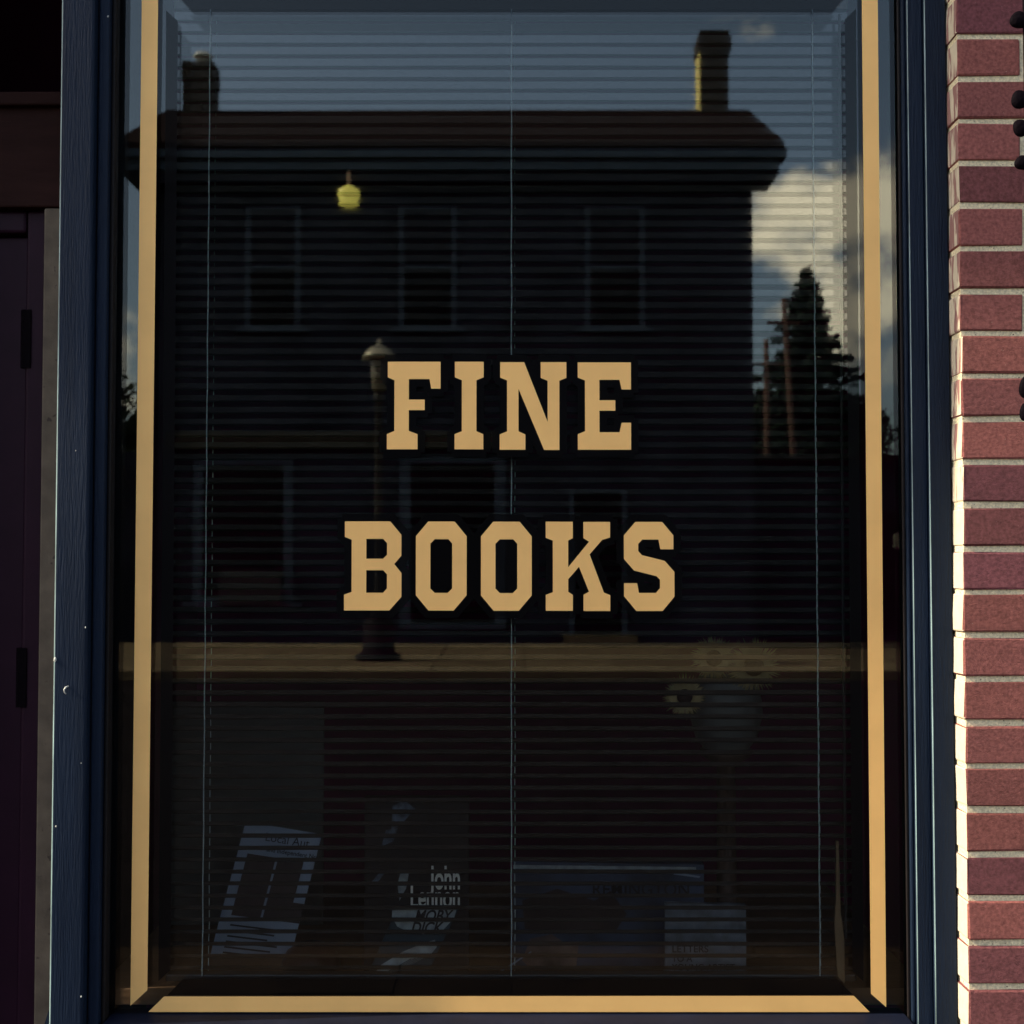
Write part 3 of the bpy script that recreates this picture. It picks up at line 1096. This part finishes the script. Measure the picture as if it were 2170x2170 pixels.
# flared plinth block at the foot of the post
pl = bmesh.new()
add_prism(pl, [(-0.6985, 0.775), (-0.6985, 0.55), (-0.733, 0.55), (-0.733, 0.66)], -0.052, 0.0)
obj('plinth_flare', pl, NAVY, win)

# ================================================================== IRONWORK AT THE RIGHT EDGE
iron = empty('iron_scrollwork', (0.752, -0.12, 1.5), 'black wrought iron scrollwork fixed to the brick pier at the right edge', 'ironwork')
bm = bmesh.new()
add_tube(bm, [(0.760, -0.15, 0.6), (0.760, -0.15, 3.0)], 0.006, 8)
obj('upright', bm, IRON, iron)
for (zz, rx, rz) in ((2.249, .014, .013), (2.130, .014, .014), (2.088, .013, .013), (2.036, .012, .011), (1.704, .011, .017),
                     (1.668, .011, .014), (1.461, .009, .012)):
    bm = bmesh.new()
    bmesh.ops.create_icosphere(bm, subdivisions=3, radius=1.0)
    ph = R.uniform(0, 6)
    for v in bm.verts:
        w = 1 + 0.06 * math.sin(3 * math.atan2(v.co.z, v.co.x) + ph)
        v.co = Vector((v.co.x * rx * w, v.co.y * 0.006, v.co.z * rz * w))
    bmesh.ops.translate(bm, verts=bm.verts, vec=(0.7485 + (0.014 - rx), -0.15, zz))
    obj('boss', bm, IRON, iron, smooth=True)
for zz in (0.62, 2.9):
    bm = bmesh.new()
    add_tube(bm, [(0.770, -0.15, zz), (0.770, -0.07, zz)], 0.005, 8)
    obj('fixing', bm, IRON, iron)

# ================================================================== ACROSS THE STREET
HW_ = mat('house_siding', (0.020, 0.022, 0.036), 0.85, spec=0.04, var=0.4, vscale=1.2, bump=0.3, bscale=10)
HTRIM = mat('house_trim', (0.052, 0.070, 0.105), 0.7, spec=0.1, var=0.25, vscale=4)
HCORN = mat('house_cornice', (0.050, 0.075, 0.115), 0.7, spec=0.1, var=0.2, vscale=3)
HROOF = mat('roof_shingle', (0.020, 0.012, 0.012), 0.95, spec=0.02, var=0.3, vscale=12, bump=0.4, bscale=20)
HDARK = mat('house_window_dark', (0.004, 0.003, 0.005), 0.3, spec=0.05)
CHIM = mat('chimney_brick', (0.055, 0.045, 0.040), 0.9, spec=0.03, var=0.2, vscale=12, bump=0.5, bscale=30)
house = empty('brick_house', (-1.1, -25, 0), 'two storey gabled house with two chimneys across the street, mirrored in the glass', 'house')
FX0, FX1, FY = -6.5, 4.36, -22.0
EZ = 8.15
obj('wall', B(FX0, FX1, -28.4, FY, -0.15, EZ), HW_, house)
# gable roof: ridge 3.2 m behind the front
bm = bmesh.new()
RZ, RY = 10.77, -25.2
add = [(FX0 - 0.62, 0), (FX1 + 0.60, 0)]
prof = [(FY + 0.5, 8.93), (RY, RZ), (-28.9, 8.93), (-28.9, 8.80), (RY, RZ - 0.13), (FY + 0.5, 8.80)]
a = [bm.verts.new((FX0 - 0.62, y_, z_)) for y_, z_ in prof]
b = [bm.verts.new((FX1 + 0.50, y_, z_)) for y_, z_ in prof]
bm.faces.new(a)
bm.faces.new(b[::-1])
for i in range(6):
    bm.faces.new((a[i], b[i], b[(i + 1) % 6], a[(i + 1) % 6]))
roof = obj('roof', bm, HROOF, house)
bm = bmesh.new()
for xx in (FX0, FX1 - 0.2):
    a = [bm.verts.new((xx, y_, z_)) for y_, z_ in ((FY, EZ), (RY, RZ - 0.14), (-28.4, EZ))]
    b = [bm.verts.new((xx + 0.2, y_, z_)) for y_, z_ in ((FY, EZ), (RY, RZ - 0.14), (-28.4, EZ))]
    bm.faces.new(a)
    bm.faces.new(b[::-1])
    for i in range(3):
        bm.faces.new((a[i], b[i], b[(i + 1) % 3], a[(i + 1) % 3]))
obj('gable', bm, HW_, house)
# boxed cornice with stepped fascia and sloping underside
bm = bmesh.new()
for (p0, p1, z0, z1) in ((0.52, 0.62, 8.66, 8.80), (0.40, 0.50, 8.45, 8.655), (0.30, 0.34, 8.42, 8.447)):
    add_box(bm, FX0 - p1, FX1 + p1 - 0.08, FY + 0.003, FY + p0, z0, z1)
obj('cornice', bm, HCORN, house)
bm = bmesh.new()
a = [(FX0 - 0.46, 8.447), (FX1 + 0.46, 8.447), (FX1 + 0.22, 8.26), (FX0 - 0.22, 8.26)]
add_prism(bm, a, FY + 0.004, FY + 0.29)
obj('frieze', bm, HW_, house)
for xx0, xx1 in ((FX0 - 0.56, FX0 - 0.003), (FX1 + 0.003, FX1 + 0.46)):
    obj('cornice_return', B(xx0, xx1, FY - 1.0, FY + 0.002, 8.45, 8.78), HCORN, house)
SUNLIT_YELLOW = mat('painted_sunlight', (0.85, 0.66, 0.22), 0.9, var=0.15, vscale=6)  # slab colour that paints sunlight onto the right chimney's left face
# chimneys (corbelled caps) on the ridge
for (x0, x1, y0, y1, z0, z1, lab) in ((3.86, 4.42, -25.55, -24.95, 10.3, 12.33, 'right chimney with sunlit left face'),
                                      (-6.72, -6.12, -25.5, -24.9, 10.3, 11.68, 'left chimney with a metal cowl')):
    bm = bmesh.new()
    add_box(bm, x0, x1, y0, y1, z0, z1 - 0.42)
    cb = 0.06 if x0 > 0 else 0.02
    add_box(bm, x0 - cb, x1 + cb, y0 - cb, y1 + cb, z1 - 0.417, z1 - 0.12)
    add_box(bm, x0 - 0.02, x1 + 0.02, y0 - 0.02, y1 + 0.02, z1 - 0.117, z1)
    ch = obj('chimney', bm, CHIM, roof, label=lab)
    if x0 > 0:
        obj('sunlight_slab', B(x0 - 0.035, x0 - 0.002, y0 + 0.01, y1 - 0.004, z0, z1 - 0.425), SUNLIT_YELLOW, ch, label='pale yellow slab imitating sunlight on the chimney side')
METAL = mat('galvanised_cowl', (0.8, 0.78, 0.7), 0.35, metal=0.3)
bm = bmesh.new()
add_lathe(bm, (-6.38, -25.2, 11.683), [(0.13, 0), (0.13, 0.14), (0.17, 0.16), (0.20, 0.2), (0.15, 0.27), (0.02, 0.3)], 18)
obj('cowl', bm, METAL, roof, smooth=True)


def hwindow(x0, x1, z0, z1, zm=None, sill=True, trim=0.10):
    bm = bmesh.new()
    yf = FY + 0.003
    add_box(bm, x0, x0 + trim, yf, yf + 0.07, z0, z1)
    add_box(bm, x1 - trim, x1, yf, yf + 0.07, z0, z1)
    add_box(bm, x0 + trim + 0.002, x1 - trim - 0.002, yf, yf + 0.065, z1 - trim * .5, z1)
    add_box(bm, x0 + trim + 0.002, x1 - trim - 0.002, yf, yf + 0.065, z0, z0 + trim * .5)
    if zm:
        add_box(bm, x0 + trim + 0.002, x1 - trim - 0.002, yf, yf + 0.06, zm - 0.03, zm + 0.03)
    w = obj('window', bm, HTRIM, house)
    obj('pane', B(x0 + trim, x1 - trim, yf, yf + 0.02, z0 + .05, z1 - .05), HDARK, w)
    if zm:
        obj('roller_shade', B(x0 + trim + 0.01, x1 - trim - 0.01, yf + 0.022, yf + 0.03, zm + 0.03, z1 - .06),
            mat('window_shade', (0.018, 0.018, 0.028), 0.9, spec=0.0, var=0.3, vscale=3), w)
    if sill:
        obj('sill', B(x0 - 0.16, x1 + 0.16, yf, yf + 0.13, z0 - 0.07, z0 - 0.003), HTRIM, w)
    return w


hwindow(-4.82, -3.82, 5.66, 7.88, 6.78)
hwindow(-2.05, -1.00, 5.66, 7.88, 6.78)
hwindow(1.32, 2.40, 5.66, 7.88, 6.78)
hwindow(-5.72, -3.93, 0.72, 3.28, None, trim=0.17)
hwindow(-2.02, -0.12, 0.25, 3.32, None, sill=False, trim=0.2)
hwindow(1.02, 2.06, 0.02, 2.75, None, sill=False, trim=0.09)
obj('window_box', B(-5.2, -4.1, FY + 0.08, FY + 0.3, 0.70, 1.30), mat('planter_dark', (0.01, 0.008, 0.01)), house)
obj('belt_course', B(FX0 + 0.3, FX1 - 4.2, FY + 0.004, FY + 0.18, 3.48, 3.78), mat('belt_tan', (0.045, 0.04, 0.03), 0.8, spec=0.05, var=0.3), house)
obj('door_step', B(0.9, 2.2, FY + 0.003, FY + 0.5, 0.0, 0.14), CONC, house)

# ---- hanging lantern on its iron arm
YLAMP = mat('yellow_lantern_glass', (0.80, 0.68, 0.12), 0.35, var=0.15, vscale=12)
YLAMP.node_tree.nodes['Principled BSDF'].inputs['Emission Color'].default_value = (1.0, 0.82, 0.16, 1)
YLAMP.node_tree.nodes['Principled BSDF'].inputs['Emission Strength'].default_value = 0.9
lan = empty('hanging_lantern', (-2.80, -20.55, 7.5), 'yellow glass lantern hanging under the far house cornice', 'lantern')
bm = bmesh.new()
add_lathe(bm, (-2.78, -20.55, 7.50), [(0.03, -0.02), (0.10, 0.0), (0.18, 0.03), (0.145, 0.09), (0.195, 0.2), (0.18, 0.29), (0.05, 0.37)], 18)
obj('globe', bm, YLAMP, lan, smooth=True)
bm = bmesh.new()
add_tube(bm, [(-2.78, -20.55, 7.86), (-2.78, -20.55, 8.12)], 0.035, 8)
obj('stem', bm, mat('bronze_stem', (0.35, 0.22, 0.14), 0.5), lan)
bm = bmesh.new()
add_tube(bm, [(-2.78, -20.55, 8.12), (-2.78, -20.9, 8.22), (-2.78, -21.7, 8.25)], 0.022, 8)
obj('bracket_arm', bm, IRON, lan)

# ---- street lamp at the far kerb
LAMPM = mat('lamp_iron', (0.040, 0.034, 0.028), 0.6, spec=0.2)
lp = empty('street_lamp', (-1.97, -17.7, 0), 'old fashioned street lamp post on the far pavement', 'street lamp')
bm = bmesh.new()
add_lathe(bm, (-1.97, -17.7, 0), [(0.34, 0), (0.34, 0.08), (0.24, 0.14), (0.22, 0.55), (0.13, 0.66), (0.09, 0.8)], 16)
obj('base', bm, mat('lamp_base_dark', (0.012, 0.009, 0.012), 0.8, spec=0.05), lp, smooth=True)
bm = bmesh.new()
add_lathe(bm, (-1.97, -17.7, 0.8), [(0.085, 0), (0.06, 0.2), (0.052, 3.05), (0.09, 3.1), (0.05, 3.16)], 14)
obj('pole', bm, LAMPM, lp, smooth=True)
bm = bmesh.new()
add_lathe(bm, (-1.97, -17.7, 3.96), [(0.07, 0), (0.10, 0.05), (0.13, 0.45), (0.09, 0.5)], 16)
obj('lantern', bm, mat('lamp_glass', (0.16, 0.13, 0.08), 0.4), lp, smooth=True)
bm = bmesh.new()
add_lathe(bm, (-1.97, -17.7, 4.46), [(0.26, 0), (0.24, 0.06), (0.14, 0.17), (0.05, 0.21), (0.02, 0.30)], 18)
obj('lamp_hood', bm, mat('lamp_hood_metal', (0.42, 0.36, 0.25), 0.25, metal=0.4), lp, smooth=True)

# ---- utility poles
PW = mat('pole_wood', (0.12, 0.07, 0.055), 0.85, spec=0.05, var=0.3, vscale=6)
for (x, yy, h, ln, lab) in ((6.7, -33.0, 7.3, 0.0, 'shorter wooden utility pole beside the far house'),
                            (7.75, -33.6, 8.5, -0.45, 'taller leaning wooden utility pole in front of the fir tree')):
    up = empty('utility_pole', (x, yy, -0.2), lab, 'pole', 'utility poles beyond the street')
    bm = bmesh.new()
    add_tube(bm, [(x, yy, -0.2), (x + ln * .5, yy, h * .5), (x + ln, yy, h)], [0.10, 0.085, 0.07], 10)
    obj('shaft', bm, PW, up, smooth=True)
    bm = bmesh.new()
    add_box(bm, x + ln - 0.45, x + ln + 0.45, yy - 0.04, yy + 0.04, h - 0.70, h - 0.62)
    obj('crossarm', bm, PW, up)

# ---- trees
FOL = mat('dark_foliage', (0.030, 0.042, 0.025), 0.8, spec=0.05, var=0.4, vscale=1.5)
FIR = mat('fir_needles', (0.020, 0.032, 0.025), 0.8, spec=0.05, var=0.4, vscale=2)
BARK = mat('bark', (0.09, 0.06, 0.045), 0.9, var=0.3, vscale=6)


def leaf_card(bm, c, s, rr):
    d = Vector((rr.gauss(0, 1), rr.gauss(0, 1), rr.gauss(0, 1))).normalized()
    u = d.orthogonal().normalized()
    w = d.cross(u)
    bm.faces.new([bm.verts.new(c + u * s), bm.verts.new(c + w * s * .6), bm.verts.new(c - u * s), bm.verts.new(c - w * s * .6)])


def broad_tree(x, y, h, r, seed, label):
    rr = random.Random(seed)
    t = empty('broadleaf_tree', (x, y, -0.2), label, 'tree', 'trees beyond the far pavement')
    bm = bmesh.new()
    add_tube(bm, [(x, y, -0.2), (x + .1, y, h * .35), (x - .1, y, h * .7)], [0.26, 0.18, 0.07], 8)
    for k in range(5):
        an = rr.uniform(0, 6.28)
        add_tube(bm, [(x, y, h * .35), (x + math.cos(an) * r * .4, y + math.sin(an) * r * .4, h * .55),
                      (x + math.cos(an) * r * .7, y + math.sin(an) * r * .7, h * .7)], [0.1, 0.06, 0.03], 6)
    obj('trunk', bm, BARK, t)
    bm = bmesh.new()
    cl = []
    for k in range(26):
        an, el, q = rr.uniform(0, 6.28), rr.uniform(-0.7, 1.4), rr.uniform(.3, 1) ** .5
        cl.append((Vector((x + math.cos(an) * math.cos(el) * r * q, y + math.sin(an) * math.cos(el) * r * q,
                           h * .62 + math.sin(el) * h * .36 * q)), rr.uniform(.22, .42) * r))
    for c, cr in cl:
        for k in range(240):
            v = Vector((rr.gauss(0, .5), rr.gauss(0, .5), rr.gauss(0, .45))) * cr
            leaf_card(bm, c + v, rr.uniform(.08, .17), rr)
    obj('crown', bm, FOL, t)


def fir_tree(x, y, h, r, seed, label):
    rr = random.Random(seed)
    t = empty('fir_tree', (x, y, -0.2), label, 'tree')
    bm = bmesh.new()
    add_tube(bm, [(x, y, -0.2), (x, y, h * .5), (x, y, h * .98)], [0.3, 0.18, 0.03], 8)
    obj('trunk', bm, BARK, t)
    bm = bmesh.new()
    z = h * .10
    while z < h * .985:
        f = 1 - z / h
        rad = r * min(1.0, f * 2.3 + .015) * rr.uniform(.7, 1.12)
        nb = 7 + int(f * 4)
        a0 = rr.uniform(0, 6)
        for k in range(nb):
            an = a0 + 6.283 * k / nb + rr.uniform(-.25, .25)
            L_ = rad * rr.uniform(.65, 1.12)
            n = max(8, int(L_ * 46))
            for j in range(n):
                q = (j + rr.random()) / n
                droop = -0.28 * q * L_ + 0.16 * q * q * L_
                c = Vector((x + math.cos(an) * L_ * q, y + math.sin(an) * L_ * q, z + droop)) + \
                    Vector((rr.gauss(0, .09), rr.gauss(0, .09), rr.gauss(0, .06))) * (1.2 - .5 * q)
                leaf_card(bm, c, rr.uniform(.08, .19), rr)
        z += h * .024 * rr.uniform(.8, 1.2) * (0.7 + f * .8)
    obj('crown', bm, FIR, t)


fir_tree(10.45, -45, 11.9, 2.6, 5, 'tall dark fir tree right of the house across the street')
for (x, y_, h, r, s, l) in ((-15.3, -46, 8.4, 2.6, 1, 'dark leafy tree at the far left beyond the house'),
                            (-12.2, -50, 7.3, 2.4, 2, 'lower leafy tree between the house and the far left tree'),
                            (8.9, -50, 8.0, 2.4, 3, 'round leafy tree just left of the fir trunk'),
                            (12.9, -52, 8.2, 2.6, 4, 'leafy tree right of the fir trunk'),
                            (16.4, -50, 5.6, 2.4, 6, 'low leafy tree at the far right'),
                            (6.9, -42, 7.3, 1.5, 8, 'narrow leafy tree behind the shorter pole')):
    broad_tree(x, y_, h, r, s, l)
# low neighbouring shed and hoarding right of the house
shed = empty('low_shed', (8, -27, 0), 'low dark shed right of the house across the street', 'shed')
obj('wall', B(4.6, 16, -30, -25.5, -0.15, 3.5), HW_, shed)
obj('roof', B(4.45, 16.2, -30.2, -25.3, 3.503, 3.65), HROOF, shed)
obj('door', B(7.5, 10, -25.497, -25.45, 0, 2.5), HDARK, shed)
shl = empty('garden_wall', (-10, -24, 0), 'low dark garden wall left of the house across the street', 'wall')
obj('wall', B(-30, -6.9, -24.2, -23.9, -0.15, 3.6), HW_, shl)
brd = empty('white_board', (8.1, -22.6, 0), 'white board catching the sun beside the low shed', 'board')
bm = bmesh.new()
add_box(bm, -0.55, 0.55, -0.03, 0.03, 1.72, 1.98)
bmesh.ops.rotate(bm, verts=bm.verts, cent=(0, 0, 0), matrix=Matrix.Rotation(math.radians(45), 3, 'Z'))
bmesh.ops.translate(bm, verts=bm.verts, vec=(7.55, -22.6, 0))
obj('panel', bm, mat('white_board_paint', (0.6, 0.52, 0.36), 0.7), brd)
obj('post', B(7.50, 7.60, -22.72, -22.64, 0, 1.95), PW, brd)
